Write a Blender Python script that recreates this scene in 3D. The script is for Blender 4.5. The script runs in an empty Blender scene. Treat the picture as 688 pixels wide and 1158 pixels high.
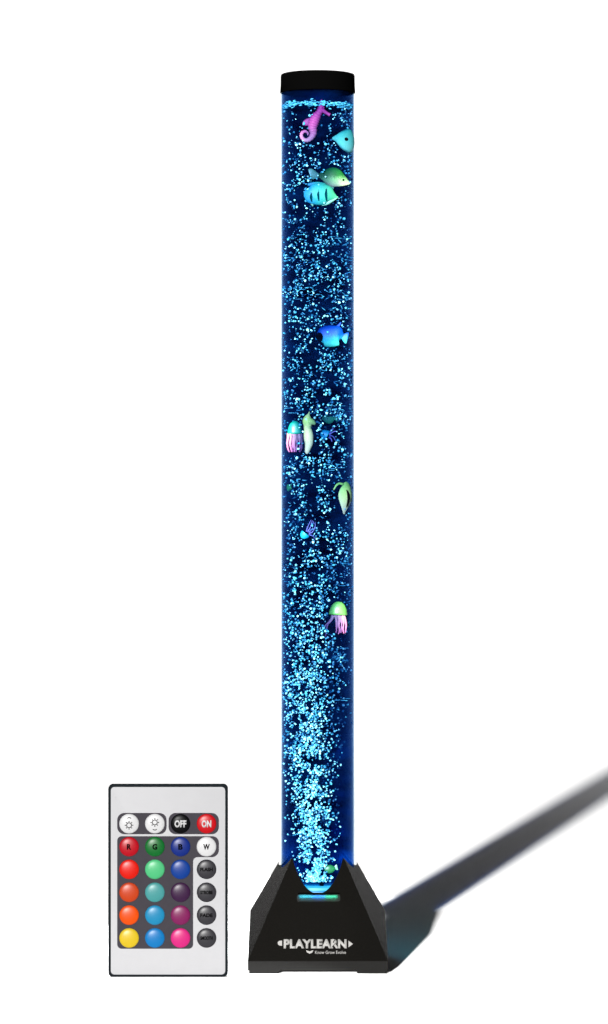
import bpy, bmesh, math, random
import numpy as np
from mathutils import Vector, Matrix, noise

random.seed(7)
rng = np.random.default_rng(7)
S = bpy.context.scene
COL = S.collection
R = math.radians

# ------------------------------------------------------------------ camera
FPX = 4150.0            # focal length in photograph pixels (photo 688 x 1158)
DIST = 5.0              # camera to the lamp's axis, metres
CAMH = 0.0              # set below
# base front rim (y=-0.094) touches the floor at photo row 1101
CAMH = (1101 - 579) * (DIST - 0.094) / FPX
CAMX = -(359.5 - 344) * DIST / FPX
cam_d = bpy.data.cameras.new('camera')
cam = bpy.data.objects.new('camera', cam_d); COL.objects.link(cam)
cam.location = (CAMX, -DIST, CAMH)
cam.rotation_euler = (R(90), 0, 0)
cam_d.sensor_fit = 'VERTICAL'; cam_d.sensor_height = 36.0
cam_d.lens = FPX / 1158 * 36.0
cam_d.clip_start = 0.05; cam_d.clip_end = 200
S.camera = cam

# ------------------------------------------------------------------ world, lamps, exposure
W = bpy.data.worlds.new('World'); S.world = W; W.use_nodes = True
W.node_tree.nodes['Background'].inputs[0].default_value = (0.9, 0.95, 1.0, 1)
W.node_tree.nodes['Background'].inputs[1].default_value = 0.004
S.view_settings.view_transform = 'Standard'; S.view_settings.look = 'None'
S.view_settings.exposure = 0; S.view_settings.gamma = 1
S.cycles.max_bounces = 8; S.cycles.transparent_max_bounces = 16; S.cycles.volume_bounces = 0

KEY_AZ, KEY_EL, KEY_D = 11.4, 11.4, 50.0
def area(name, loc, target, size, power, color=(1, 1, 1), shape='DISK', spread=180):
    l = bpy.data.lights.new(name, 'AREA'); l.shape = shape; l.size = size
    l.energy = power; l.color = color; l.spread = R(spread)
    o = bpy.data.objects.new(name, l); COL.objects.link(o); o.location = loc
    o.rotation_euler = (Vector(target) - Vector(loc)).to_track_quat('-Z', 'Y').to_euler()
    return o
def spot(name, loc, target, cone, power, radius, blend=0.2, color=(1, 1, 1)):
    l = bpy.data.lights.new(name, 'SPOT'); l.spot_size = R(cone); l.spot_blend = blend
    l.energy = power; l.color = color; l.shadow_soft_size = radius
    o = bpy.data.objects.new(name, l); COL.objects.link(o); o.location = loc
    o.rotation_euler = (Vector(target) - Vector(loc)).to_track_quat('-Z', 'Y').to_euler()
    return o
kd = Vector((-math.sin(R(KEY_AZ)) * math.cos(R(KEY_EL)), -math.cos(R(KEY_AZ)) * math.cos(R(KEY_EL)), math.sin(R(KEY_EL))))
area('key_lamp', kd * KEY_D, (0, 0, 0.3), 1.0, 166000, (1.0, 0.99, 0.975))
for lx, ly, rr in ((-0.19, 0.0, 0.265), (-0.16, 0.3, 0.245), (-0.10, 0.6, 0.20), (-0.02, 0.88, 0.14), (-0.010, 1.09, 0.16)):
    tilt_x = -0.12 if ly > 0.2 else 0.03
    spot('shadow_fill_spot', (lx + tilt_x, ly, 2.7), (lx, ly, 0), 2 * math.degrees(math.atan(rr / 2.7)), 620, 0.015, 0.12)  # overhead spots added to wash out the remote's cast shadow

# ------------------------------------------------------------------ helpers
def srgb(r, g, b, k=1.0):
    f = lambda c: (c / 255 / 12.92 if c <= 10 else ((c / 255 + 0.055) / 1.055) ** 2.4) / k
    return (f(r), f(g), f(b), 1)
def at(px, py, Y):
    d = DIST + Y
    return Vector((CAMX + (px - 344) * d / FPX, Y, CAMH - (py - 579) * d / FPX))
def px_m(Y): return (DIST + Y) / FPX

def mat(name, color, rough=0.5, spec=0.5, metal=0.0, emis=None, estr=0.0, bump=0.0, bscale=300, var=0.0):
    m = bpy.data.materials.new(name); m.use_nodes = True
    nt = m.node_tree; p = nt.nodes['Principled BSDF']
    p.inputs['Base Color'].default_value = color
    p.inputs['Roughness'].default_value = rough
    p.inputs['Specular IOR Level'].default_value = spec
    p.inputs['Metallic'].default_value = metal
    if emis: p.inputs['Emission Color'].default_value = emis; p.inputs['Emission Strength'].default_value = estr
    if var or bump:
        tc = nt.nodes.new('ShaderNodeTexCoord'); n = nt.nodes.new('ShaderNodeTexNoise')
        n.inputs['Scale'].default_value = bscale; n.inputs['Detail'].default_value = 4
        nt.links.new(tc.outputs['Object'], n.inputs['Vector'])
        if bump:
            b = nt.nodes.new('ShaderNodeBump'); b.inputs['Strength'].default_value = bump; b.inputs['Distance'].default_value = 0.0005
            nt.links.new(n.outputs['Fac'], b.inputs['Height']); nt.links.new(b.outputs['Normal'], p.inputs['Normal'])
        if var:
            mx = nt.nodes.new('ShaderNodeMix'); mx.data_type = 'RGBA'
            mx.inputs[6].default_value = tuple(c * (1 - var) for c in color[:3]) + (1,)
            mx.inputs[7].default_value = tuple(c * (1 + var) for c in color[:3]) + (1,)
            nt.links.new(n.outputs['Fac'], mx.inputs[0]); nt.links.new(mx.outputs[2], p.inputs['Base Color'])
    return m
def grad_mat(name, stops, lo, hi, axis='Z', rough=0.5, noise_amt=0.22, nscale=700):
    """colour of the toy itself, running from one colour to another along its own axis"""
    m = bpy.data.materials.new(name); m.use_nodes = True
    nt = m.node_tree; p = nt.nodes['Principled BSDF']; p.inputs['Roughness'].default_value = rough; p.inputs['Specular IOR Level'].default_value = 0.12
    tc = nt.nodes.new('ShaderNodeTexCoord'); sp = nt.nodes.new('ShaderNodeSeparateXYZ')
    mr = nt.nodes.new('ShaderNodeMapRange'); mr.inputs[1].default_value = lo; mr.inputs[2].default_value = hi
    cr = nt.nodes.new('ShaderNodeValToRGB')
    n = nt.nodes.new('ShaderNodeTexNoise'); n.inputs['Scale'].default_value = nscale
    ma = nt.nodes.new('ShaderNodeMath'); ma.operation = 'MULTIPLY_ADD'; ma.inputs[1].default_value = noise_amt * 2
    sb = nt.nodes.new('ShaderNodeMath'); sb.operation = 'SUBTRACT'; sb.inputs[1].default_value = noise_amt
    nt.links.new(tc.outputs['Object'], sp.inputs[0]); nt.links.new(tc.outputs['Object'], n.inputs['Vector'])
    nt.links.new(sp.outputs[axis], mr.inputs[0]); nt.links.new(n.outputs['Fac'], ma.inputs[0]); nt.links.new(mr.outputs[0], ma.inputs[2])
    nt.links.new(ma.outputs[0], sb.inputs[0]); nt.links.new(sb.outputs[0], cr.inputs[0]); nt.links.new(cr.outputs[0], p.inputs['Base Color'])
    el = cr.color_ramp.elements
    while len(el) < len(stops): el.new(0.5)
    for e, (t, c) in zip(el, stops): e.position = t; e.color = tuple(v * 0.28 for v in c[:3]) + (1,)
    return m

def tag(o, label=None, cat=None, group=None, kind=None):
    for k, v in (('label', label), ('category', cat), ('group', group), ('kind', kind)):
        if v: o[k] = v
    return o
def thing(name, label, cat, loc=(0, 0, 0), rot=(0, 0, 0), group=None):
    o = bpy.data.objects.new(name, None); COL.objects.link(o); o.empty_display_size = 0.02
    o.location = loc; o.rotation_euler = rot
    return tag(o, label, cat, group)
def link(name, me, m, parent=None, smooth=False):
    o = bpy.data.objects.new(name, me); COL.objects.link(o)
    if m: me.materials.append(m)
    if smooth: me.shade_smooth()
    if parent: o.parent = parent
    return o
def obj(name, bm, m, parent=None, smooth=False):
    bmesh.ops.recalc_face_normals(bm, faces=bm.faces[:])
    me = bpy.data.meshes.new(name); bm.to_mesh(me); bm.free()
    return link(name, me, m, parent, smooth)
def smooth_angle(o, deg=35):
    me = o.data; me.shade_smooth()
    try: me.set_sharp_from_angle(angle=R(deg))
    except Exception: pass

def lathe(bm, prof, seg=96, cx=0, cy=0):
    """prof: list of (radius, z); closed where radius is 0"""
    rings = []
    for r, z in prof:
        if r <= 1e-9: rings.append([bm.verts.new((cx, cy, z))])
        else: rings.append([bm.verts.new((cx + r * math.cos(2 * math.pi * i / seg), cy + r * math.sin(2 * math.pi * i / seg), z)) for i in range(seg)])
    for a, b in zip(rings, rings[1:]):
        for i in range(seg):
            j = (i + 1) % seg
            if len(a) == 1 and len(b) == 1: continue
            if len(a) == 1: bm.faces.new((a[0], b[i], b[j]))
            elif len(b) == 1: bm.faces.new((a[i], a[j], b[0]))
            else: bm.faces.new((a[i], a[j], b[j], b[i]))
def round_poly(pts, r, seg=6):
    out = []; n = len(pts)
    for i in range(n):
        p = Vector(pts[i]); a = Vector(pts[i - 1]) - p; b = Vector(pts[(i + 1) % n]) - p
        rr = r[i] if isinstance(r, (list, tuple)) else r
        a.normalize(); b.normalize()
        s = p + a * rr; e = p + b * rr; c = p + (a + b) * rr
        for k in range(seg + 1):
            t = k / seg * math.pi / 2
            out.append(tuple(c - b * rr * math.cos(t) - a * rr * math.sin(t)))
    return out
def prism(bm, poly, y0, y1, bev=0.0):
    """poly in x,z; extruded along y from y0 (front) to y1 (back); bev = small front chamfer"""
    cx = sum(p[0] for p in poly) / len(poly)
    front = [bm.verts.new((x, y0, z)) for x, z in poly]; back = [bm.verts.new((x, y1, z)) for x, z in poly]
    f = bm.faces.new(front); bm.faces.new(back[::-1])
    n = len(poly)
    for i in range(n):
        j = (i + 1) % n
        bm.faces.new((front[i], back[i], back[j], front[j]))
    if bev:
        bmesh.ops.bevel(bm, geom=list(f.edges), offset=bev, segments=3, affect='EDGES', profile=0.5)
def catmull(pts, sub=4):
    P = [np.array(p, float) for p in pts]; P = [2 * P[0] - P[1]] + P + [2 * P[-1] - P[-2]]
    out = []
    for i in range(1, len(P) - 2):
        for k in range(sub):
            t = k / sub; a, b, c, d = P[i - 1:i + 3]
            out.append(0.5 * (2 * b + (c - a) * t + (2 * a - 5 * b + 4 * c - d) * t * t + (3 * b - a - 3 * c + d) * t ** 3))
    out.append(P[-2]); return out
def sweep(bm, path, flat=1.0, seg=14, sub=4, tmax=None, ribs=0.0):
    """path: (x, z, half-height[, y]) in metres. An oval section follows it; depth = flat * half-height"""
    pp = [tuple(p) + ((0.0,) if len(p) == 3 else ()) for p in path]
    C = catmull(pp, sub); rings = []
    for i, c in enumerate(C):
        a = C[max(i - 1, 0)]; b = C[min(i + 1, len(C) - 1)]
        t = Vector((b[0] - a[0], b[3] - a[3], b[1] - a[1])); t.normalize()
        up = Vector((0, 1, 0)).cross(t)
        if up.length < 1e-6: up = Vector((0, 0, 1))
        up.normalize()
        dep = t.cross(up).normalized()
        h = max(abs(c[2]), 1e-5) * (1 + ribs * math.sin(i * math.pi / 2)); th = h * flat
        if tmax: th = min(th, tmax)
        o = Vector((c[0], c[3], c[1]))
        rings.append([bm.verts.new(o + up * h * math.cos(2 * math.pi * k / seg) + dep * th * math.sin(2 * math.pi * k / seg)) for k in range(seg)])
    for a, b in zip(rings, rings[1:]):
        for k in range(seg):
            j = (k + 1) % seg
            bm.faces.new((a[k], a[j], b[j], b[k]))
    bm.faces.new(rings[0][::-1]); bm.faces.new(rings[-1])
def ball(bm, c, r, sc=(1, 1, 1), seg=16):
    bmesh.ops.create_uvsphere(bm, u_segments=seg, v_segments=seg // 2 + 2, radius=r,
                              matrix=Matrix.Translation(c) @ Matrix.Diagonal((sc[0], sc[1], sc[2], 1)))
def text_mesh(txt, width, height, depth=0.0002, bold=0.0):
    """letters standing in x,z, facing -y, centred on the origin, scaled to width x height"""
    cu = bpy.data.curves.new('lettering', 'FONT'); cu.body = txt; cu.size = 1.0; cu.offset = bold; cu.resolution_u = 4
    o = bpy.data.objects.new('tmp', cu); COL.objects.link(o)
    dg = bpy.context.evaluated_depsgraph_get()
    me = bpy.data.meshes.new_from_object(o.evaluated_get(dg)); bpy.data.objects.remove(o)
    co = np.array([v.co[:] for v in me.vertices]); lo, hi = co.min(0), co.max(0)
    for v in me.vertices:
        x = (v.co.x - (lo[0] + hi[0]) / 2) / (hi[0] - lo[0]) * width
        z = (v.co.y - (lo[1] + hi[1]) / 2) / (hi[1] - lo[1]) * height
        v.co = (x, 0, z)
    bm = bmesh.new(); bm.from_mesh(me)
    g = bmesh.ops.extrude_face_region(bm, geom=bm.faces[:])
    for v in [e for e in g['geom'] if isinstance(e, bmesh.types.BMVert)]: v.co.y -= depth
    return bm

# ------------------------------------------------------------------ the setting
m_floor = mat('white_sheet', (0.86, 0.86, 0.86, 1), 0.9, 0.0)
m_wall = mat('pale_backdrop', (0.22, 0.22, 0.222, 1), 0.95, 0.0)
bm = bmesh.new()
for x, y in ((-7, -6), (7, -6), (7, 5.3), (-7, 5.3)): bm.verts.new((x, y, 0))
bm.faces.new(bm.verts[:]); tag(obj('floor', bm, m_floor), kind='structure')
bm = bmesh.new()
for x, z in ((-3.15, 0), (3.15, 0), (3.15, 2.2), (-3.15, 2.2)): bm.verts.new((x, 5.2, z))
bm.faces.new(bm.verts[:]); tag(obj('backdrop', bm, m_wall), kind='structure')

# ------------------------------------------------------------------ bubble lamp
lamp = thing('bubble_lamp', 'tall glowing blue bubble tube with black cap on a black pyramid base', 'lamp')
m_plastic = mat('black_plastic', (0.0013, 0.0012, 0.0010, 1), 0.15, 0.19, bump=0.15, bscale=1400)
m_cap = mat('cap_plastic', (0.0006, 0.0006, 0.0006, 1), 0.25, 0.0)
TR = 0.0500                                            # tube outer radius
ZB = 0.112                                             # inner floor of the tube
ZT = at(359, 100.5, -TR).z                               # lower edge of the cap
ZC = at(359, 79.0, -TR).z

ZA = 0.14421886
# base: pyramid with folded sides, bored for the tube
hull = bmesh.new()
vs = []
for sx in (-1, 1):
    for sy in (-1, 1):
        vs += [(sx * 0.0938, sy * 0.0938, 0.004), (sx * 0.0938, sy * 0.0938, 0.0165), (sx * 0.0345, sy * 0.0385, 0.1505)]
    vs += [(sx * 0.0918, 0, 0.0745), (sx * 0.0512, 0, ZA)]
for v in vs: hull.verts.new(v)
bmesh.ops.convex_hull(hull, input=hull.verts[:])
bmesh.ops.dissolve_limit(hull, angle_limit=R(1.5), verts=hull.verts[:], edges=hull.edges[:])
bmesh.ops.bevel(hull, geom=hull.edges[:], offset=0.0003, segments=2, affect='EDGES', clamp_overlap=True)
base = obj('base', hull, m_plastic, lamp)
cut = bmesh.new(); lathe(cut, [(0, 0.098), (0.058, 0.098), (0.058, 0.1035), (0.0518, 0.150), (0.0518, 0.20), (0, 0.20)], 96)
cuto = obj('cutter', cut, None)
md = base.modifiers.new('bore', 'BOOLEAN'); md.operation = 'DIFFERENCE'; md.object = cuto; md.solver = 'EXACT'
dg = bpy.context.evaluated_depsgraph_get()
me = bpy.data.meshes.new_from_object(base.evaluated_get(dg)); base.modifiers.clear(); base.data = me
bpy.data.objects.remove(cuto); smooth_angle(base, 20)
# low feet at the corners
for sx in (-1, 1):
    for sy in (-1, 1):
        bm = bmesh.new(); prism(bm, [(sx * 0.092, 0), (sx * 0.092, 0.0042), (sx * 0.050, 0.0042), (sx * 0.053, 0)], sy * 0.0925, sy * 0.060)
        obj('foot', bm, m_plastic, lamp)

# acrylic tube
m_acr = bpy.data.materials.new('clear_acrylic'); m_acr.use_nodes = True
nt = m_acr.node_tree; nt.nodes.clear()
out = nt.nodes.new('ShaderNodeOutputMaterial'); mx = nt.nodes.new('ShaderNodeMixShader')
tr = nt.nodes.new('ShaderNodeBsdfTransparent'); tr.inputs[0].default_value = (0.93, 0.985, 1, 1)
gl = nt.nodes.new('ShaderNodeBsdfGlossy'); gl.inputs['Roughness'].default_value = 0.04; gl.inputs[0].default_value = (0.6, 0.85, 1, 1)
lw = nt.nodes.new('ShaderNodeLayerWeight'); lw.inputs[0].default_value = 0.5
fr = nt.nodes.new('ShaderNodeMath'); fr.operation = 'POWER'; fr.inputs[1].default_value = 12.0; nt.links.new(lw.outputs['Facing'], fr.inputs[0])
nt.links.new(fr.outputs[0], mx.inputs[0]); nt.links.new(tr.outputs[0], mx.inputs[1]); nt.links.new(gl.outputs[0], mx.inputs[2]); nt.links.new(mx.outputs[0], out.inputs[0])
bm = bmesh.new(); lathe(bm, [(TR, 0.101), (TR, ZT + 0.003)], 128)
obj('tube', bm, m_acr, lamp, True)

# water: a tinted, faintly cloudy body that the lamps shine into
m_wat = bpy.data.materials.new('blue_water'); m_wat.use_nodes = True
nt = m_wat.node_tree; nt.nodes.clear()
out = nt.nodes.new('ShaderNodeOutputMaterial'); ad = nt.nodes.new('ShaderNodeAddShader')
ab = nt.nodes.new('ShaderNodeVolumeAbsorption'); sc = nt.nodes.new('ShaderNodeVolumeScatter')
ab.inputs['Color'].default_value = (0.30, 0.46, 0.66, 1); ab.inputs['Density'].default_value = 150
sc.inputs['Color'].default_value = (0.02, 0.22, 0.95, 1); sc.inputs['Density'].default_value = 4.0
tc = nt.nodes.new('ShaderNodeTexCoord'); mp_ = nt.nodes.new('ShaderNodeMapping'); mp_.inputs['Scale'].default_value = (22, 22, 60)
nz = nt.nodes.new('ShaderNodeTexNoise'); nz.inputs['Scale'].default_value = 1.0; nz.inputs['Detail'].default_value = 2
mr_ = nt.nodes.new('ShaderNodeMapRange'); mr_.inputs[1].default_value = 0.38; mr_.inputs[2].default_value = 0.68; mr_.inputs[3].default_value = 0.4; mr_.inputs[4].default_value = 5.8
nt.links.new(tc.outputs['Object'], mp_.inputs[0]); nt.links.new(mp_.outputs[0], nz.inputs['Vector']); nt.links.new(nz.outputs['Fac'], mr_.inputs[0]); nt.links.new(mr_.outputs[0], sc.inputs['Density'])
nt.links.new(ab.outputs[0], ad.inputs[0]); nt.links.new(sc.outputs[0], ad.inputs[1]); nt.links.new(ad.outputs[0], out.inputs['Volume'])
WR = TR - 0.0006
bm = bmesh.new(); lathe(bm, [(0, ZB), (WR, ZB), (WR, ZT + 0.001), (0, ZT + 0.001)], 128)
obj('water', bm, m_wat, lamp, True)

# cap
bm = bmesh.new()
lathe(bm, [(TR - 0.001, ZT + 0.0015), (0.0508, ZT), (0.0512, ZT + 0.001), (0.0506, ZT + 0.010), (0.0504, ZC - 0.0025), (0.0496, ZC - 0.0006), (0.047, ZC + 0.0002), (0, ZC + 0.0006)], 128)
o = obj('cap', bm, m_cap, lamp); smooth_angle(o, 40)

# glowing disc of LEDs under the water
m_led = mat('led_diffuser', (0.01, 0.05, 0.08, 1), 0.5, 0.3, emis=(0.02, 0.50, 0.90, 1), estr=0.9)
bm = bmesh.new(); lathe(bm, [(0, 0.1015), (0.0497, 0.1015), (0.0497, ZB - 0.0025), (0.046, ZB - 0.0006), (0, ZB - 0.0006)], 96)
o = obj('light_disc', bm, m_led, lamp); smooth_angle(o, 40)
for lx, ly, dz, e in ((-0.034, -0.012, 0.012, 0.5), (0.034, -0.012, 0.012, 0.6), (0.036, 0.0, 0.035, 1.4), (-0.036, 0.0, 0.03, 1.2), (0.0, 0.012, 0.03, 1.4), (0.028, 0.012, 0.07, 1.0), (0.030, 0.014, 0.12, .8), (0.030, 0.014, 0.18, .6), (-0.032, 0.014, 0.05, .7)):
    l = bpy.data.lights.new('water_glow_light', 'POINT'); l.energy = e * 0.6; l.color = (0.05, 1.0, 0.7); l.shadow_soft_size = 0.012  # base LEDs, plus points added higher up to brighten the water
    o = bpy.data.objects.new('water_glow_light', l); COL.objects.link(o); o.location = (lx, ly, ZB + dz); o.parent = lamp
l = bpy.data.lights.new('water_glow_light', 'POINT'); l.energy = 0.16; l.color = (0.08, 0.7, 1.0); l.shadow_soft_size = 0.01  # extra point added under the cap to brighten the top of the tube
o = bpy.data.objects.new('water_glow_light', l); COL.objects.link(o); o.location = (0.0, 0, ZT - 0.006); o.parent = lamp

m_col = mat('glow_collar', (0.01, 0.05, 0.08, 1), 0.5, 0.3, emis=(0.01, 0.34, 0.90, 1), estr=0.8)  # emissive ring added in the gap to make the rim glow
bm = bmesh.new(); lathe(bm, [(0.0502, 0.0985), (0.0574, 0.0985), (0.0570, 0.1030), (0.0540, 0.1052), (0.0502, 0.1062), (0.0502, 0.0985)], 96)
o = obj('glow_collar', bm, m_col, lamp, True)

# front face frame (for the lip and the lettering)
F0 = Vector((0, -0.0938, 0.0165)); F1 = Vector((0, -0.0385, 0.1505))
fu = (F1 - F0).normalized(); fn = Vector((0, fu.z * -1, fu.y)); tilt = math.atan2(fu.y, fu.z)
def on_front(px, py):
    """point of the leaning front face seen at a photo pixel"""
    o = cam.location; d = Vector(((px - 344) / FPX, 1, -(py - 579) / FPX))
    t = (F0 - o).dot(fn) / d.dot(fn); return o + d * t
def stick(o, p, lift=0.0003):
    o.location = Vector(p) + fn * lift; o.rotation_euler = (-tilt, 0, 0)
bm = bmesh.new()
a, b = on_front(337, 1010.6), on_front(384, 1010.6)
w = (b.x - a.x) / 2
sweep(bm, [(-w, 0, 0.0006), (-w * .8, -0.0002, 0.0011), (0, -0.0004, 0.0013), (w * .8, -0.0002, 0.0011), (w, 0, 0.0006)], 2.4, 12)
o = obj('lip', bm, m_cap, lamp, True); stick(o, ((a.x + b.x) / 2, a.y, a.z), 0.001)
for dx, colr, e in ((-0.017, (0.05, 0.75, 1.0), .8), (0.0, (0.03, 0.35, 1.0), 1.2), (0.016, (0.05, 0.9, 0.5), .8)):
    q = on_front(360.5, 1011.3) + fn * 0.010; q.x += dx
    l = bpy.data.lights.new('face_glow_light', 'AREA'); l.shape = 'RECTANGLE'; l.size = 0.017; l.size_y = 0.001; l.energy = 0.0075 * e; l.color = colr; l.spread = R(66)  # unseen lights added off the face to imitate reflected tube glow
    o = bpy.data.objects.new('face_glow_light', l); COL.objects.link(o); o.location = q; o.parent = lamp
    o.rotation_euler = (R(44), 0, 0)
m_satin = mat('satin_black', (0.0012, 0.0012, 0.0010, 1), 0.34, 0.10)
bm = bmesh.new(); a = on_front(336, 1011.5); b = on_front(385, 1019.5)
w = (b.x - a.x) / 2; h = (a - b).dot(fu) / 2
prism(bm, round_poly([(-w, -h), (w, -h), (w, h), (-w, h)], 0.0030, 6), -0.0001, 0)
o = obj('glow_patch', bm, m_satin, lamp); stick(o, (a + b) / 2, 0.0002)  # satin patch added to blur those lights into a soft glow

# lettering
m_print = mat('silver_print', srgb(190, 188, 184, 6.2), 0.6, 0.2)
def front_text(name, txt, x0, y0, x1, y1, bold):
    a = on_front(x0, y0); b = on_front(x1, y1)
    o = obj(name, text_mesh(txt, b.x - a.x, (a - b).project(fu).length, 0.0002, bold), m_print, lamp)
    stick(o, (a + b) / 2); return o
front_text('brand_lettering', 'PLAYLEARN', 321, 1062.2, 392.3, 1072.6, 0.05)
front_text('tagline_lettering', 'Know Grow Evolve', 356.5, 1075.2, 391.5, 1078.8, 0.01)
def front_shape(name, pts):
    c = on_front(sum(p[0] for p in pts) / len(pts), sum(p[1] for p in pts) / len(pts))
    bm = bmesh.new(); q = []
    for x, y in pts:
        p = on_front(x, y) - c; q.append((p.x, p.dot(fu)))
    prism(bm, q, -0.0002, 0); o = obj(name, bm, m_print, lamp); stick(o, c)
front_shape('arrow_mark', [(394.3, 1063.8), (399.3, 1067.6), (394.3, 1071.4)])
front_shape('tab_mark', [(314.2, 1065.6), (316, 1064), (319.2, 1063.8), (319.2, 1069.6), (316.6, 1069.4), (314.6, 1068.2)])
front_shape('leaf_mark', [(346.2, 1074.6), (349.5, 1075.6), (350.4, 1076.2), (351.4, 1075.6), (354.6, 1074.6), (353.4, 1077.2), (350.4, 1078.6), (347.4, 1077.2)])

# airstone
bm = bmesh.new(); c = at(364, 990, -0.040)
lathe(bm, [(0, ZB), (0.0028, ZB), (0.0032, ZB + 0.004), (0.002, ZB + 0.0075), (0, ZB + 0.008)], 20, c.x, -0.042)
obj('air_nozzle', bm, m_cap, lamp, True)

# ------------------------------------------------------------------ sea creatures in the tube
def front_y(x, d): return -math.sqrt(max(0.0485 ** 2 - x * x, 0.0001)) + d
class Crop:
    """turns points read off an enlarged view into local metres about a centre pixel"""
    def __init__(s, ox, oy, k, cpx, cpy, depth):
        s.ox, s.oy, s.k = ox, oy, k
        x = at(cpx, cpy, -0.04).x; Y = front_y(x, depth); s.org = at(cpx, cpy, Y); s.m = px_m(Y); s.cpx, s.cpy = cpx, cpy
    def __call__(s, pts):
        r = []
        for p in pts:
            x = ((p[0] / s.k + s.ox) - s.cpx) * s.m; z = -((p[1] / s.k + s.oy) - s.cpy) * s.m
            r.append((x, z) + ((p[2] / s.k * s.m,) if len(p) > 2 else ()) + ((p[3] / s.k * s.m,) if len(p) > 3 else ()))
        return r
def bend(t, k=1.35, Rc=0.0465):
    """curl a toy that lies against the tube wall along that wall"""
    xc, y0 = t.location.x, t.location.y
    Rc = max(Rc, abs(xc) * 1.03)
    uc = Rc * math.asin(max(-.97, min(.97, xc / Rc))); t.location.y = -math.sqrt(Rc * Rc - xc * xc) 
    for ch in t.children:
        for v_ in ch.data.vertices:
            a_ = (uc + v_.co.x * k) / Rc; rad_ = Rc - v_.co.y
            v_.co.x = rad_ * math.sin(a_) - xc; v_.co.y = -rad_ * math.cos(a_) - t.location.y
m_eye = mat('black_eye', (0.001, 0.001, 0.002, 1), 0.6, 0.0)
K = 1.0
def piece(name, C, pts, m, par, flat=0.4, tmax=None, sub=4, seg=14, ribs=0.0):
    bm = bmesh.new(); sweep(bm, C(pts), flat, seg, sub, tmax, ribs); return obj(name, bm, m, par, True)
def dot(name, C, p, m, par, y, sc=(1, .6, 1)):
    bm = bmesh.new(); (x, z, r), = C([p]); ball(bm, (x, y, z), r, sc); return obj(name, bm, m, par, True)

# pink seahorse
C = Crop(310, 100, 6.88, 357, 139, 0.008)
t = thing('toy_seahorse', 'pink plastic seahorse with curled tail floating just under the water line', 'seahorse', C.org)
mp = grad_mat('pink_toy', [(0, (0.95, 0.55, 0.85, 1)), (0.45, (1.0, 0.16, 0.6, 1)), (1, (0.8, 0.05, 0.5, 1))], -0.030 * 1, 0.026, 'Z')
piece('body', C, [(366, 108, 10), (368, 130, 22), (366, 158, 27), (350, 188, 26), (325, 225, 38), (308, 265, 42), (300, 305, 36), (306, 345, 28), (290, 382, 22), (262, 402, 17), (232, 398, 15), (214, 372, 14), (220, 344, 13), (246, 334, 11), (264, 348, 8), (262, 364, 5)], mp, t, 0.75, sub=8, ribs=0.09)
piece('snout', C, [(370, 165, 20), (395, 182, 15), (420, 198, 12), (436, 206, 15)], mp, t, 0.9)
piece('back_fin', C, [(300, 260, 34), (262, 262, 28), (236, 275, 18), (226, 285, 6)], mp, t, 0.25)
piece('crest', C, [(362, 120, 14), (366, 98, 8), (374, 84, 3)], mp, t, 0.6)
dot('eye', C, (374, 152, 6), m_eye, t, -0.0028)

# blue-green fish at the right wall, top
C = Crop(300, 60, 5.733, 389, 158, 0.007)
t = thing('toy_fish', 'turquoise fish with a dark eye spot against the right wall near the top', 'fish', C.org)
mt = grad_mat('turquoise_toy', [(0, (0.15, 0.75, 0.85, 1)), (1, (0.02, 0.42, 0.5, 1))], -0.014, 0.014)
piece('body', C, [(440, 562, 6), (460, 560, 22), (490, 562, 52), (530, 566, 74), (570, 566, 78), (610, 562, 50), (640, 560, 20)], mt, t, 0.35)
piece('tail_fin', C, [(632, 560, 16), (655, 558, 34), (675, 556, 48)], mt, t, 0.12)
dot('eye', C, (512, 562, 13), m_eye, t, -0.0040)
bend(t)

# green fish facing right
C = Crop(310, 170, 6.88, 374, 201, 0.009)
t = thing('toy_fish', 'green fish with cream belly and pale tail, swimming right above the striped fish', 'fish', C.org)
mg = grad_mat('green_toy', [(0, (0.85, 0.95, 0.7, 1)), (0.42, (0.35, 0.85, 0.35, 1)), (0.62, (0.02, 0.25, 0.05, 1)), (1, (0.02, 0.30, 0.06, 1))], -0.013, 0.012)
mpale = mat('pale_fin', (0.112, 0.304, 0.192, 1), 0.4, var=0.2, bscale=1500)
piece('body', C, [(345, 198, 14), (375, 197, 34), (405, 200, 56), (440, 206, 76), (480, 216, 76), (520, 232, 55), (555, 246, 32), (585, 256, 10), (592, 258, 3)], mg, t, 0.36)
piece('tail_fin', C, [(362, 198, 12), (335, 196, 22), (310, 192, 38), (288, 190, 50), (278, 192, 46)], mpale, t, 0.1)
piece('belly_fin', C, [(420, 262, 16), (445, 285, 20), (462, 302, 8)], mpale, t, 0.25)
dot('eye', C, (540, 232, 9), m_eye, t, -0.0027)

# striped turquoise fish
C = Crop(310, 170, 6.88, 364, 220, 0.006)
t = thing('toy_fish', 'turquoise striped fish right below the green fish with cream belly', 'fish', C.org)
ms = grad_mat('striped_toy', [(0, (0.03, 0.45, 0.9, 1)), (0.3, (0.05, 0.8, 0.8, 1)), (1, (0.1, 0.75, 0.35, 1))], -0.016, 0.016, 'X')
mdk = mat('dark_stripe', (0.0, 0.02, 0.03, 1), 0.6, 0.0)
prof = [(238, 322, 14), (255, 330, 45), (285, 338, 76), (330, 340, 86), (375, 342, 86), (420, 344, 72), (455, 355, 38), (480, 362, 14), (498, 366, 4)]
piece('body', C, prof, ms, t, 0.32)
piece('upper_fin', C, [(262, 268, 10), (300, 262, 14), (350, 262, 16), (400, 268, 12)], ms, t, 0.3)
piece('lower_fin', C, [(372, 425, 8), (410, 412, 14), (450, 385, 16), (498, 362, 5)], mpale, t, 0.25)
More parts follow.
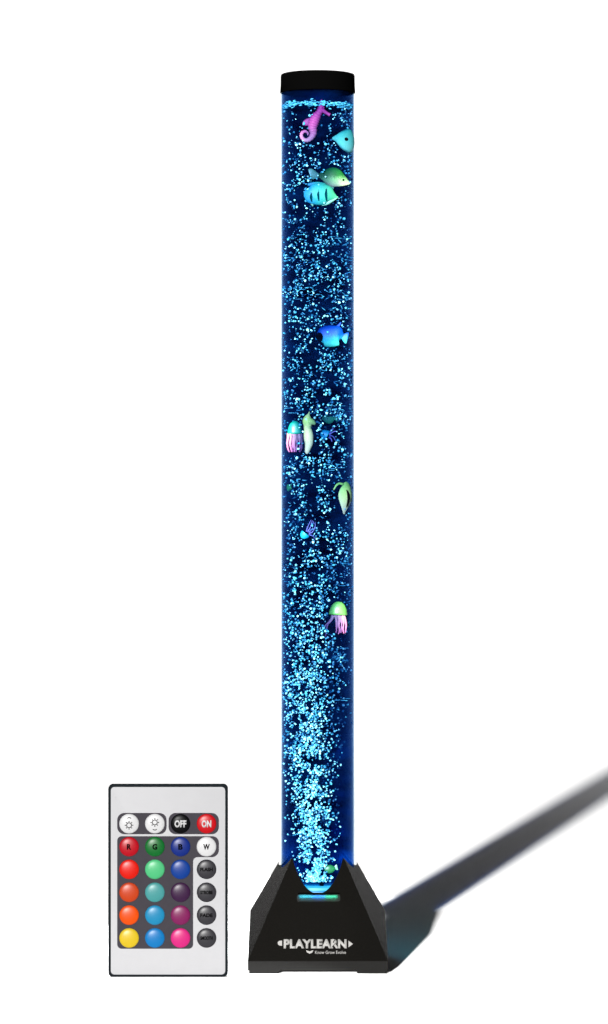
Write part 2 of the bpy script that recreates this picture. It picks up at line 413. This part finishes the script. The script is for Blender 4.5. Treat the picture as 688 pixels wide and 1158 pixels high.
piece('lower_fin', C, [(290, 400, 14), (298, 420, 10), (302, 436, 3)], mpale, t, 0.3)
for x, z0, z1 in ((348, 305, 395), (408, 300, 395), (292, 330, 400)):
    bm = bmesh.new(); q = C([(x, z0, 3), (x - 3, (z0 + z1) / 2, 8), (x + 2, z1, 3)]); yy = -0.0105 * 0.32 * 1.0
    sweep(bm, [(a, b, c * 1.5, -0.0036) for a, b, c in q], 0.9); obj('stripe', bm, mdk, t, True)

# blue fish with black face
C = Crop(310, 350, 6.88, 375, 380, 0.006)
t = thing('toy_fish', 'bright blue fish facing left with a black face patch, a third of the way down', 'fish', C.org)
mb = grad_mat('blue_toy', [(0, (0.1, 1.0, 0.85, 1)), (0.3, (0.02, 0.6, 1.0, 1)), (0.6, (0.0, 0.16, 0.95, 1)), (1, (0.0, 0.10, 0.75, 1))], -0.012, 0.012)
piece('body', C, [(322, 228, 6), (340, 224, 20), (362, 214, 52), (385, 208, 78), (425, 208, 86), (470, 206, 84), (505, 200, 72), (525, 205, 34), (535, 210, 18)], mb, t, 0.34)
piece('tail_fin', C, [(528, 214, 14), (548, 218, 34), (566, 222, 46), (574, 224, 40)], mb, t, 0.12)
piece('top_fin', C, [(495, 135, 14), (510, 118, 9), (522, 98, 3)], mb, t, 0.3)
dot('face_patch', C, (361, 212, 36), m_eye, t, -0.0016, (1, .55, 1))

# jellyfish
def jelly(label, C, bell, r, h, tents, mbell, mtent, flat=0.55, rot=0.0, tr=5, name='toy_jellyfish'):
    t = thing(name, label, 'jellyfish', C.org, (0, 0, 0))
    (bx, bz, br), = C([(bell[0], bell[1], r)]); bh = br * h / r
    bm = bmesh.new()
    prof_ = [(0, bh), (br * .35, bh * .95), (br * .68, bh * .76), (br * .9, bh * .45), (br * 1.0, bh * .1), (br * 1.02, -bh * .04), (br * .9, -bh * .06), (br * .7, bh * .1), (0, bh * .3)]
    lathe(bm, prof_, 28)
    for v in bm.verts:
        f = 1 + 0.05 * math.sin(6 * math.atan2(v.co.y, v.co.x)) if v.co.z < bh * .4 else 1
        v.co.x *= f; v.co.y *= flat * f
    bmesh.ops.transform(bm, matrix=Matrix.Translation((bx, 0, bz)) @ Matrix.Rotation(rot, 4, 'Y'), verts=bm.verts[:])
    obj('bell', bm, mbell, t, True)
    for i, pts in enumerate(tents):
        n = len(pts)
        q = [(x, z, tr * (1.15 - 0.75 * k / (n - 1)) * (1 + .25 * math.sin(3 * k + i)), (-1) ** i * 6) for k, (x, z) in enumerate(pts)]
        bm = bmesh.new(); sweep(bm, C(q), 0.8, 10, 4); obj('tentacle', bm, mtent, t, True)
    return t
m_teal = mat('teal_toy', (0.0, 0.176, 0.134, 1), 0.4, var=0.15, bscale=700)
m_pinkt = grad_mat('pink_tentacle', [(0, (1.0, 0.30, 0.75, 1)), (1, (1.0, 0.55, 0.8, 1))], -0.02, 0.0)
m_limeb = mat('lime_toy', (0.07, 0.24, 0.051, 1), 0.4, var=0.4, bscale=900)
m_purp = mat('purple_tentacle', (0.33, 0.24, 0.57, 1), 0.45)
m_cyan = mat('cyan_toy', (0.012, 0.45, 0.57, 1), 0.4, var=0.15, bscale=700)
C = Crop(310, 460, 6.88, 334, 494, 0.006)
tn = [[(x0, 205), (x0 + w1, 240), (x0 + w2, 285), (x0 + w3, 325), (x0 + w4, 352)] for x0, w1, w2, w3, w4 in
      ((112, -2, -8, -3, 8), (128, 4, -2, 4, 10), (144, -2, 3, -3, 2), (162, 3, -4, 2, 0), (178, -3, 3, -2, -4), (196, 3, 6, 6, 0), (210, 2, 6, 4, -6), (152, 2, -2, 5, 6))]
jelly('teal-capped jellyfish with pink tentacles by the left wall at mid height', C, (163, 205), 57, 96, tn, m_teal, m_pinkt, 0.5, 0, 11)
# pale upright seahorse beside it
C = Crop(310, 460, 6.88, 349, 490, 0.0055)
t = thing('toy_seahorse', 'pale yellow-green upright seahorse touching the teal-capped jellyfish', 'seahorse', C.org)
mc = grad_mat('cream_toy', [(0, (0.95, 0.98, 0.75, 1)), (0.6, (0.75, 0.9, 0.5, 1)), (0.85, (0.25, 0.6, 0.2, 1)), (1, (0.6, 0.85, 0.4, 1))], -0.026, 0.024)
piece('body', C, [(277, 36, 3), (270, 58, 9), (264, 80, 26), (260, 108, 38), (262, 138, 34), (260, 165, 28), (266, 200, 36), (270, 245, 38), (272, 285, 32), (264, 320, 24), (258, 348, 18), (256, 366, 8)], mc, t, 0.6)
piece('snout', C, [(270, 110, 30), (295, 118, 24), (312, 130, 16), (318, 140, 6)], mc, t, 0.8)
dot('eye', C, (276, 106, 6), m_eye, t, -0.0032)
# dim fish and jellyfish deeper in the water at the same height
m_dgreen = mat('deep_green_toy', (0.06, 0.45, 0.15, 1), 0.5, var=0.3, bscale=800)
C = Crop(310, 460, 6.88, 372, 476, 0.019)
t = thing('toy_fish', 'dim green fish deep in the water right of the pale seahorse', 'fish', C.org)
piece('body', C, [(375, 90, 8), (400, 92, 26), (430, 100, 34), (455, 96, 22), (470, 92, 8)], m_dgreen, t, 0.35)
piece('tail_fin', C, [(468, 92, 8), (485, 90, 22), (494, 90, 26)], m_dgreen, t, 0.12)
C = Crop(310, 460, 6.88, 373, 490, 0.015)
jelly('faint jellyfish tipped sideways below the dim green fish, with purple tentacles', C, (415, 225), 40, 60,
      [[(425, 205), (450, 180), (470, 160), (488, 150)], [(430, 215), (455, 200), (478, 190), (495, 200)], [(430, 225), (455, 228), (470, 245), (480, 265)], [(425, 235), (445, 250), (452, 272)]], m_cyan, m_purp, 0.5, R(-60), 6)

# green angelfish at the right wall
C = Crop(310, 530, 6.88, 390.5, 563, 0.0055)
t = thing('toy_angelfish', 'pale green angelfish with a black stripe against the right wall below mid height', 'angelfish', C.org)
ma_ = grad_mat('angelfish_toy', [(0, (0.9, 1.0, 0.8, 1)), (0.5, (0.6, 0.95, 0.5, 1)), (1, (0.3, 0.8, 0.25, 1))], -0.016, 0.018)
piece('body', C, [(548, 108, 14), (560, 130, 40), (566, 165, 60), (566, 210, 68), (560, 255, 58), (552, 295, 36), (546, 325, 18), (544, 355, 5)], ma_, t, 0.25)
piece('long_fin', C, [(535, 122, 10), (505, 116, 8), (485, 130, 7), (466, 165, 4)], ma_, t, 0.6)
bm = bmesh.new(); sweep(bm, [(a, b, c, -0.0018 - 0.0012) for a, b, c in C([(552, 165, 4), (566, 195, 11), (571, 235, 12), (562, 275, 9), (550, 300, 4)])], 0.5)
obj('stripe', bm, m_eye, t, True)
piece('tail_fin', C, [(620, 215, 16), (640, 215, 34), (655, 215, 44)], ma_, t, 0.12)
bend(t)

# dim green fish at the left wall
C = Crop(310, 530, 6.88, 326, 552, 0.010)
t = thing('toy_fish', 'small dim green fish by the left wall, level with the angelfish', 'fish', C.org)
piece('body', C, [(60, 145, 6), (85, 145, 24), (115, 148, 30), (140, 146, 18), (152, 144, 6)], m_dgreen, t, 0.35)
piece('tail_fin', C, [(150, 144, 8), (166, 142, 20), (174, 142, 26)], m_dgreen, t, 0.12)
bend(t, 1.0, 0.038)
# cyan jellyfish tilted, tentacles up
C = Crop(310, 530, 6.88, 348, 600, 0.009)
jelly('small cyan jellyfish tipped over with violet tentacles pointing up, left of centre', C, (245, 505), 36, 46,
      [[(252, 490), (262, 455), (276, 425), (290, 398)], [(262, 492), (282, 460), (292, 430), (298, 402)], [(268, 498), (296, 470), (306, 435), (308, 405)],
       [(272, 506), (302, 490), (318, 455), (322, 415)], [(270, 514), (296, 520), (312, 535), (306, 560)]], m_cyan, m_purp, 0.6, R(-140), 5)
# green-capped jellyfish
C = Crop(350, 660, 11.467, 381, 698, 0.006)
jelly('green-capped jellyfish with pink tentacles near the right wall, lower middle', C, (372, 395), 116, 165,
      [[(300, 410), (290, 450), (262, 490), (238, 530), (228, 580), (225, 630), (205, 690)], [(310, 415), (290, 470), (250, 510), (215, 535), (190, 580)],
       [(360, 410), (358, 460), (366, 520), (358, 580), (345, 640)], [(385, 410), (388, 470), (384, 540), (392, 600), (378, 655)],
       [(410, 410), (412, 470), (420, 530), (414, 590), (408, 640)], [(432, 410), (440, 470), (446, 530), (436, 590), (450, 650)],
       [(448, 410), (464, 470), (478, 530), (474, 580), (466, 640)], [(330, 408), (345, 450), (352, 500), (350, 560), (356, 620)]], m_limeb, m_pinkt, 0.5, R(3), 16)
# small green fish on the bottom
C = Crop(310, 950, 6.88, 373, 984, 0.004)
t = thing('toy_fish', 'small green fish resting at the glowing foot of the tube', 'fish', C.org, (0, 0, R(10)))
mgf = mat('leaf_green_toy', (0.008, 0.12, 0.03, 1), 0.4, var=0.3, bscale=900)
piece('body', C, [(392, 230, 8), (408, 228, 24), (430, 226, 34), (456, 222, 28), (476, 216, 10)], mgf, t, 0.35)
piece('tail_fin', C, [(472, 218, 8), (486, 214, 20), (494, 212, 24)], mpale, t, 0.12)

# ------------------------------------------------------------------ bubbles
tb = bmesh.new(); bmesh.ops.create_icosphere(tb, subdivisions=2, radius=1.0)
tv = np.array([v.co[:] for v in tb.verts]); tf = np.array([[v.index for v in f.verts] for f in tb.faces]); tb.free()
B = []          # x, y, z, rx, ry, rz, tilt, tint
def clump(x, z): return noise.noise(Vector((x * 62, 3.1, z * 42))) + 0.5 * noise.noise(Vector((x * 150, 9.0, z * 130)))
zlo, zhi = ZB + 0.001, at(359, 116, -0.045).z
def zrow(z): return 579 + (CAMH - z) / px_m(-0.045)
def xcol(x): return 344 + (x - CAMX) / px_m(-0.045)
TOYS = ((357, 137, 17, 24), (389, 159, 12, 15), (374, 201, 22, 14), (364, 220, 19, 16), (376, 379, 19, 14), (334, 494, 10, 19), (349, 489, 8, 25),
        (390, 563, 11, 20), (381, 698, 12, 20), (346, 602, 9, 9), (326, 552, 7, 5), (373, 476, 8, 6), (374, 491, 9, 8), (375, 984, 9, 6))
def add(x, z, d, r, s=None, tint=None):
    cx_, rz_ = xcol(x), zrow(z)
    if any(((cx_ - a) / c) ** 2 + ((rz_ - b) / e_) ** 2 < 1 for a, b, c, e_ in TOYS) and random.random() > .22: return
    rim = 0.0486 - r
    if abs(x) > rim: return
    y = -math.sqrt(rim * rim - x * x) + d
    if s is None: s = (random.uniform(.8, 1.35), 1, random.uniform(.75, 1.15))
    B.append((x, y, z, r * s[0], r * s[1], r * s[2], random.uniform(-.9, .9), random.random() if tint is None else tint))
# spread bubbles in the upper column
n = 0
while n < 5300:
    row = random.uniform(118, 860); x = random.uniform(-0.0475, 0.0475); z = CAMH - (row - 579) * px_m(-0.045)
    c = clump(x, z)
    p = 0.62 + 1.5 * c
    if row > 720:                                         # right side thins out towards the foot
        lim = 0.046 - (row - 720) / 140 * 0.040
        if x > lim: p *= 0.22
        if x < -0.032 - 0.0 and row > 800: p *= 0.6
    if row < 200: p *= 0.75
    if random.random() > p: continue
    d = random.expovariate(1 / 0.0105)
    if x > 0.012 and row > 640: d += 0.006
    if d > 0.05: continue
    add(x, z, d, random.choice((0.0006, 0.0008, 0.0009, 0.0010, 0.0012, 0.0014, 0.0016)) * random.uniform(.85, 1.15)); n += 1
# dense plume rising from the nozzle
def plume(row):
    return (np.interp(row, [640, 700, 760, 800, 860, 930, 985, 1000], [352, 352, 350, 349, 350, 352.5, 355, 357]),
            np.interp(row, [640, 700, 760, 800, 860, 930, 985, 1000], [30, 26, 25, 23, 22, 19.5, 15, 14]))
n = 0
while n < 3000:
    row = 997 - 350 * random.random() ** 1.25
    if random.random() > np.interp(row, [640, 760, 850, 990], [0.15, 0.5, 1, 1]): continue
    c, w = plume(row); px = random.gauss(c, w * 0.62)
    if abs(px - c) > w * 1.75: continue
    x = CAMX + (px - 344) * px_m(-0.045); z = CAMH - (row - 579) * px_m(-0.045)
    if z < zlo: continue
    if clump(x * 1.4, z * 1.3) < -0.30: continue
    add(x, z, random.expovariate(1 / 0.006), random.uniform(0.0008, 0.0016), None, random.uniform(.25, 1)); n += 1
# faint deep bubbles right of the plume
for _ in range(260):
    row = random.uniform(740, 955); px = random.uniform(366, 392) - (row - 740) * .05
    x = CAMX + (px - 344) * px_m(-0.045); z = CAMH - (row - 579) * px_m(-0.045)
    add(x, z, random.uniform(.014, .030), random.uniform(.0008, .0014))
# stretched, wavering bubbles in bands
for _ in range(330):
    row = random.choice((272, 282, 290, 305, 330, 333, 350, 420, 462, 530, 540, 570, 625, 655, 690, 740, 785, 850)) + random.gauss(0, 5)
    x = random.uniform(-.046, .046); z = CAMH - (row - 579) * px_m(-0.045)
    if row > 760 and x > 0.01: continue
    r = random.uniform(.0008, .0012)
    add(x, z, random.uniform(0.001, .016), r, (random.uniform(1.8, 3.4), 1, random.uniform(.5, .8)), random.uniform(0, .6))
for _ in range(60):
    row = random.choice((268, 290, 333, 352, 462, 530, 545, 640, 660, 700, 742, 790)) + random.gauss(0, 3)
    x = random.choice((-1, 1, 1)) * random.uniform(.012, .044); z = CAMH - (row - 579) * px_m(-0.045)
    add(x, z, random.uniform(0.003, .014), .0007, (random.uniform(5, 10), 1, random.uniform(.6, .9)), random.uniform(0, .5))
    B[-1] = B[-1][:6] + (random.uniform(-.06, .06), B[-1][7])
# foam collar at the water line
for i in range(620):
    a = random.uniform(0, 2 * math.pi); rr = 0.0475 - abs(random.gauss(0, .003))
    B.append((rr * math.cos(a), rr * math.sin(a), zhi + random.gauss(-0.0006, 0.0018) + 0.0006 * math.sin(3 * a + 1), random.uniform(.001, .0028), .001, random.uniform(.0005, .0010), random.uniform(-.3, .3), random.uniform(.15, .55)))
B = np.array(B); N = len(B); nv = len(tv)
wob = 1 + 0.16 * rng.standard_normal((N, nv, 1)).clip(-1.5, 1.5) * 0.3
v = tv[None] * wob * B[:, None, 3:6]
ca, sa = np.cos(B[:, 6])[:, None], np.sin(B[:, 6])[:, None]
vx = v[..., 0] * ca - v[..., 2] * sa; vz = v[..., 0] * sa + v[..., 2] * ca
v = np.stack([vx + B[:, 0:1], v[..., 1] + B[:, 1:2], vz + B[:, 2:3]], -1)
rad = np.hypot(v[..., 0], v[..., 1]); k = np.minimum(1, 0.0491 / np.maximum(rad, 1e-9)); v[..., 0] *= k; v[..., 1] *= k
v[..., 2] = np.clip(v[..., 2], ZB + 0.0003, ZT)
faces = (tf[None] + (np.arange(N) * nv)[:, None, None]).reshape(-1, 3)
me = bpy.data.meshes.new('bubbles')
me.vertices.add(N * nv); me.vertices.foreach_set('co', v.reshape(-1).astype(np.float32))
me.loops.add(len(faces) * 3); me.loops.foreach_set('vertex_index', faces.reshape(-1).astype(np.int32))
me.polygons.add(len(faces)); me.polygons.foreach_set('loop_start', np.arange(0, len(faces) * 3, 3, dtype=np.int32))
me.update(calc_edges=True)
at_ = me.attributes.new('tint', 'FLOAT', 'POINT'); at_.data.foreach_set('value', np.repeat(B[:, 7], nv).astype(np.float32))
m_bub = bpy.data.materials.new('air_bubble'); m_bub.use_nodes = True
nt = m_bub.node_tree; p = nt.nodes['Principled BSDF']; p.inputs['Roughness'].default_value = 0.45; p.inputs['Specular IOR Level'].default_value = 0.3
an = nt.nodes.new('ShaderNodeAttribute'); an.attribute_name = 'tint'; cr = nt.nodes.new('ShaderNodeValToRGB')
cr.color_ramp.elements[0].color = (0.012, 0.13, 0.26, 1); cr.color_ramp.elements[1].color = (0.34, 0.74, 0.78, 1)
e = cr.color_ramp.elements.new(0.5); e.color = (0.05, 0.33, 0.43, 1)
nt.links.new(an.outputs['Fac'], cr.inputs[0]); nt.links.new(cr.outputs[0], p.inputs['Base Color']); nt.links.new(cr.outputs[0], p.inputs['Emission Color']); p.inputs['Emission Strength'].default_value = 0.16  # added emission stands in for LED light caught by the bubbles
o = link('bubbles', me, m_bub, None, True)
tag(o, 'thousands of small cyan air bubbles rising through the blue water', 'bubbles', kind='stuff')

# ------------------------------------------------------------------ remote control
YR = 0.0
# lower edge on the floor at photo row 1104.8
YR = CAMH * FPX / (1104.8 - 579) - DIST
s = px_m(YR)
RX = CAMX + (190 - 344) * s
rem = thing('remote_control', 'flat silver remote control with coloured buttons standing upright left of the lamp', 'remote control', (RX, YR, 0))
def L(px, py): return ((px - 190) * s, (1104.8 - py) * s)
def rect(x0, y0, x1, y1): return [L(x0, y1), L(x1, y1), L(x1, y0), L(x0, y0)]
KV = 7.2
m_case = mat('dark_case', srgb(38, 44, 48, KV), 0.8, 0.0)
m_plate = mat('silver_plate', srgb(226, 226, 229, KV), 0.8, 0.0, var=0.03, bscale=60, bump=0.05)
m_panel = mat('charcoal_panel', srgb(80, 77, 84, KV), 0.8, 0.0, var=0.08, bscale=120)
bm = bmesh.new(); prism(bm, round_poly(rect(122.6, 887, 257.8, 1104.8), 5 * s), 0, 0.012, 0.0002)
o = obj('case', bm, m_case, rem); smooth_angle(o)
bm = bmesh.new(); prism(bm, round_poly(rect(125.6, 890, 254.9, 1102.0), 4 * s), -0.0005, 0.001, 0.0003)
o = obj('face_plate', bm, m_plate, rem); smooth_angle(o)
for r_ in ((132.8, 919.3, 188.6, 943.3), (190.9, 919.3, 247.7, 943.3)):
    bm = bmesh.new(); prism(bm, round_poly(rect(*r_), 8 * s), -0.0009, 0.0)
    obj('button_panel', bm, m_panel, rem)
pts = [L(132.8, 1072.8), L(218.6, 1072.8), L(218.6, 969.2), L(247.7, 969.2), L(247.7, 945.6), L(132.8, 945.6)]
bm = bmesh.new(); prism(bm, round_poly(pts, [5 * s, 5 * s, 5 * s, 8 * s, 7 * s, 5 * s]), -0.0009, 0.0)
obj('button_panel', bm, m_panel, rem)

cols = (146.3, 175.4, 204.4, 233.8); rows = (931.4, 957.4, 983.0, 1009.0, 1034.8, 1060.6)
WHITE, GREY = (238, 238, 240), (62, 61, 66)
grid = [
    [(WHITE, 'brighter', 'white round button with a brighten symbol'), (WHITE, 'dimmer', 'white round button with a dim symbol'), ((14, 14, 16), 'OFF', 'black OFF button'), ((214, 14, 26), 'ON', 'red ON button')],
    [((200, 14, 34), 'R', 'red button marked R'), ((18, 118, 48), 'G', 'green button marked G'), ((20, 48, 140), 'B', 'dark blue button marked B'), (WHITE, 'W', 'white button marked W')],
    [((242, 30, 12), '', 'scarlet button'), ((88, 208, 138), '', 'mint green button'), ((16, 68, 160), '', 'blue button'), (GREY, 'FLASH', 'charcoal FLASH button')],
    [((216, 74, 30), '', 'rust orange button'), ((80, 168, 168), '', 'grey teal button'), ((66, 32, 72), '', 'dark purple button'), (GREY, 'STROBE', 'charcoal STROBE button')],
    [((255, 88, 6), '', 'bright orange button'), ((34, 150, 200), '', 'sky blue button'), ((140, 34, 98), '', 'plum button'), (GREY, 'FADE', 'charcoal FADE button')],
    [((240, 206, 40), '', 'yellow button'), ((16, 132, 206), '', 'azure button'), ((232, 44, 138), '', 'hot pink button'), (GREY, 'SMOOTH', 'charcoal SMOOTH button')]]
m_ink = mat('dark_ink', (0.0006, 0.0006, 0.0006, 1), 0.8, 0.0); m_white_ink = mat('white_ink', srgb(235, 235, 235, KV), 0.8, 0.0)
RB = 11.1 * s; HB = 2.0 * s
prof_b = [(0, 0)] + [(RB, 0)] + [(RB * math.cos(R(a)), 0.0004 + HB * math.sin(R(a))) for a in (0, 15, 30, 45, 60, 75)] + [(0, 0.0004 + HB)]
bm = bmesh.new(); lathe(bm, prof_b, 48)
bmesh.ops.rotate(bm, verts=bm.verts[:], cent=(0, 0, 0), matrix=Matrix.Rotation(R(90), 3, 'X'))
dome = bpy.data.meshes.new('button'); bmesh.ops.recalc_face_normals(bm, faces=bm.faces[:]); bm.to_mesh(dome); bm.free()
def sun_symbol(up):
    bm = bmesh.new(); c = -1.6 * s * up; r1 = 2.7 * s
    n = 24
    def ring(r0, r1, a0, a1, n, cz):
        A = [(math.cos(a0 + (a1 - a0) * i / n), math.sin(a0 + (a1 - a0) * i / n)) for i in range(n + 1)]
        vi = [bm.verts.new((r0 * x, 0, cz + r0 * y)) for x, y in A]; vo = [bm.verts.new((r1 * x, 0, cz + r1 * y)) for x, y in A]
        for i in range(n): bm.faces.new((vi[i], vi[i + 1], vo[i + 1], vo[i]))
    ring(2.3 * s, 3.2 * s, 0, 2 * math.pi, 24, c)
    for k in range(8):
        a = k * math.pi / 4; ring(3.6 * s, 4.8 * s, a - .13, a + .13, 2, c)
    ring(2.4 * s, 3.3 * s, R(40) if up > 0 else R(220), R(140) if up > 0 else R(320), 8, (4.2 if up > 0 else -4.2) * s)
    g = bmesh.ops.extrude_face_region(bm, geom=bm.faces[:])
    for v_ in [e for e in g['geom'] if isinstance(e, bmesh.types.BMVert)]: v_.co.y -= 0.0002
    return bm
for j, row in enumerate(grid):
    for i, (colr, txt, lab) in enumerate(row):
        me = dome.copy(); me.materials.clear()
        m = mat('button_' + lab.split(' button')[0].replace(' ', '_').lower(), srgb(*colr, KV), 0.33, 0.05)
        if colr == (14, 14, 16): m.node_tree.nodes['Principled BSDF'].inputs['Specular IOR Level'].default_value = 0.02
        b = link('button', me, m, rem); b['label'] = lab; smooth_angle(b, 50)
        x, z = L(cols[i], rows[j]); b.location = (x, -0.0009 if (i < 3 or j < 2) else -0.0005, z)
        ytop = -(0.0004 + HB)
        if txt:
            if txt in ('brighter', 'dimmer'): g = sun_symbol(1 if txt == 'brighter' else -1); mi = m_ink; wd = 9
            else:
                wd = {'OFF': 13.5, 'ON': 11, 'R': 5, 'G': 5.5, 'B': 5, 'W': 7.5}.get(txt, 14)
                hh = 8.2 if txt in ('OFF', 'ON') else 6.5 if len(txt) == 1 else 4.2
                g = text_mesh(txt, wd * s, hh * s, 0.0002, 0.045); mi = m_white_ink if txt in ('OFF', 'ON') else m_ink
            # lay the print on the dome
            for v_ in g.verts:
                r = min(math.hypot(v_.co.x, v_.co.z) / RB, 1); v_.co.y += -(0.0004 + HB * math.sqrt(max(1 - r * r, 0))) - 0.00005
            obj('legend', g, mi, b)
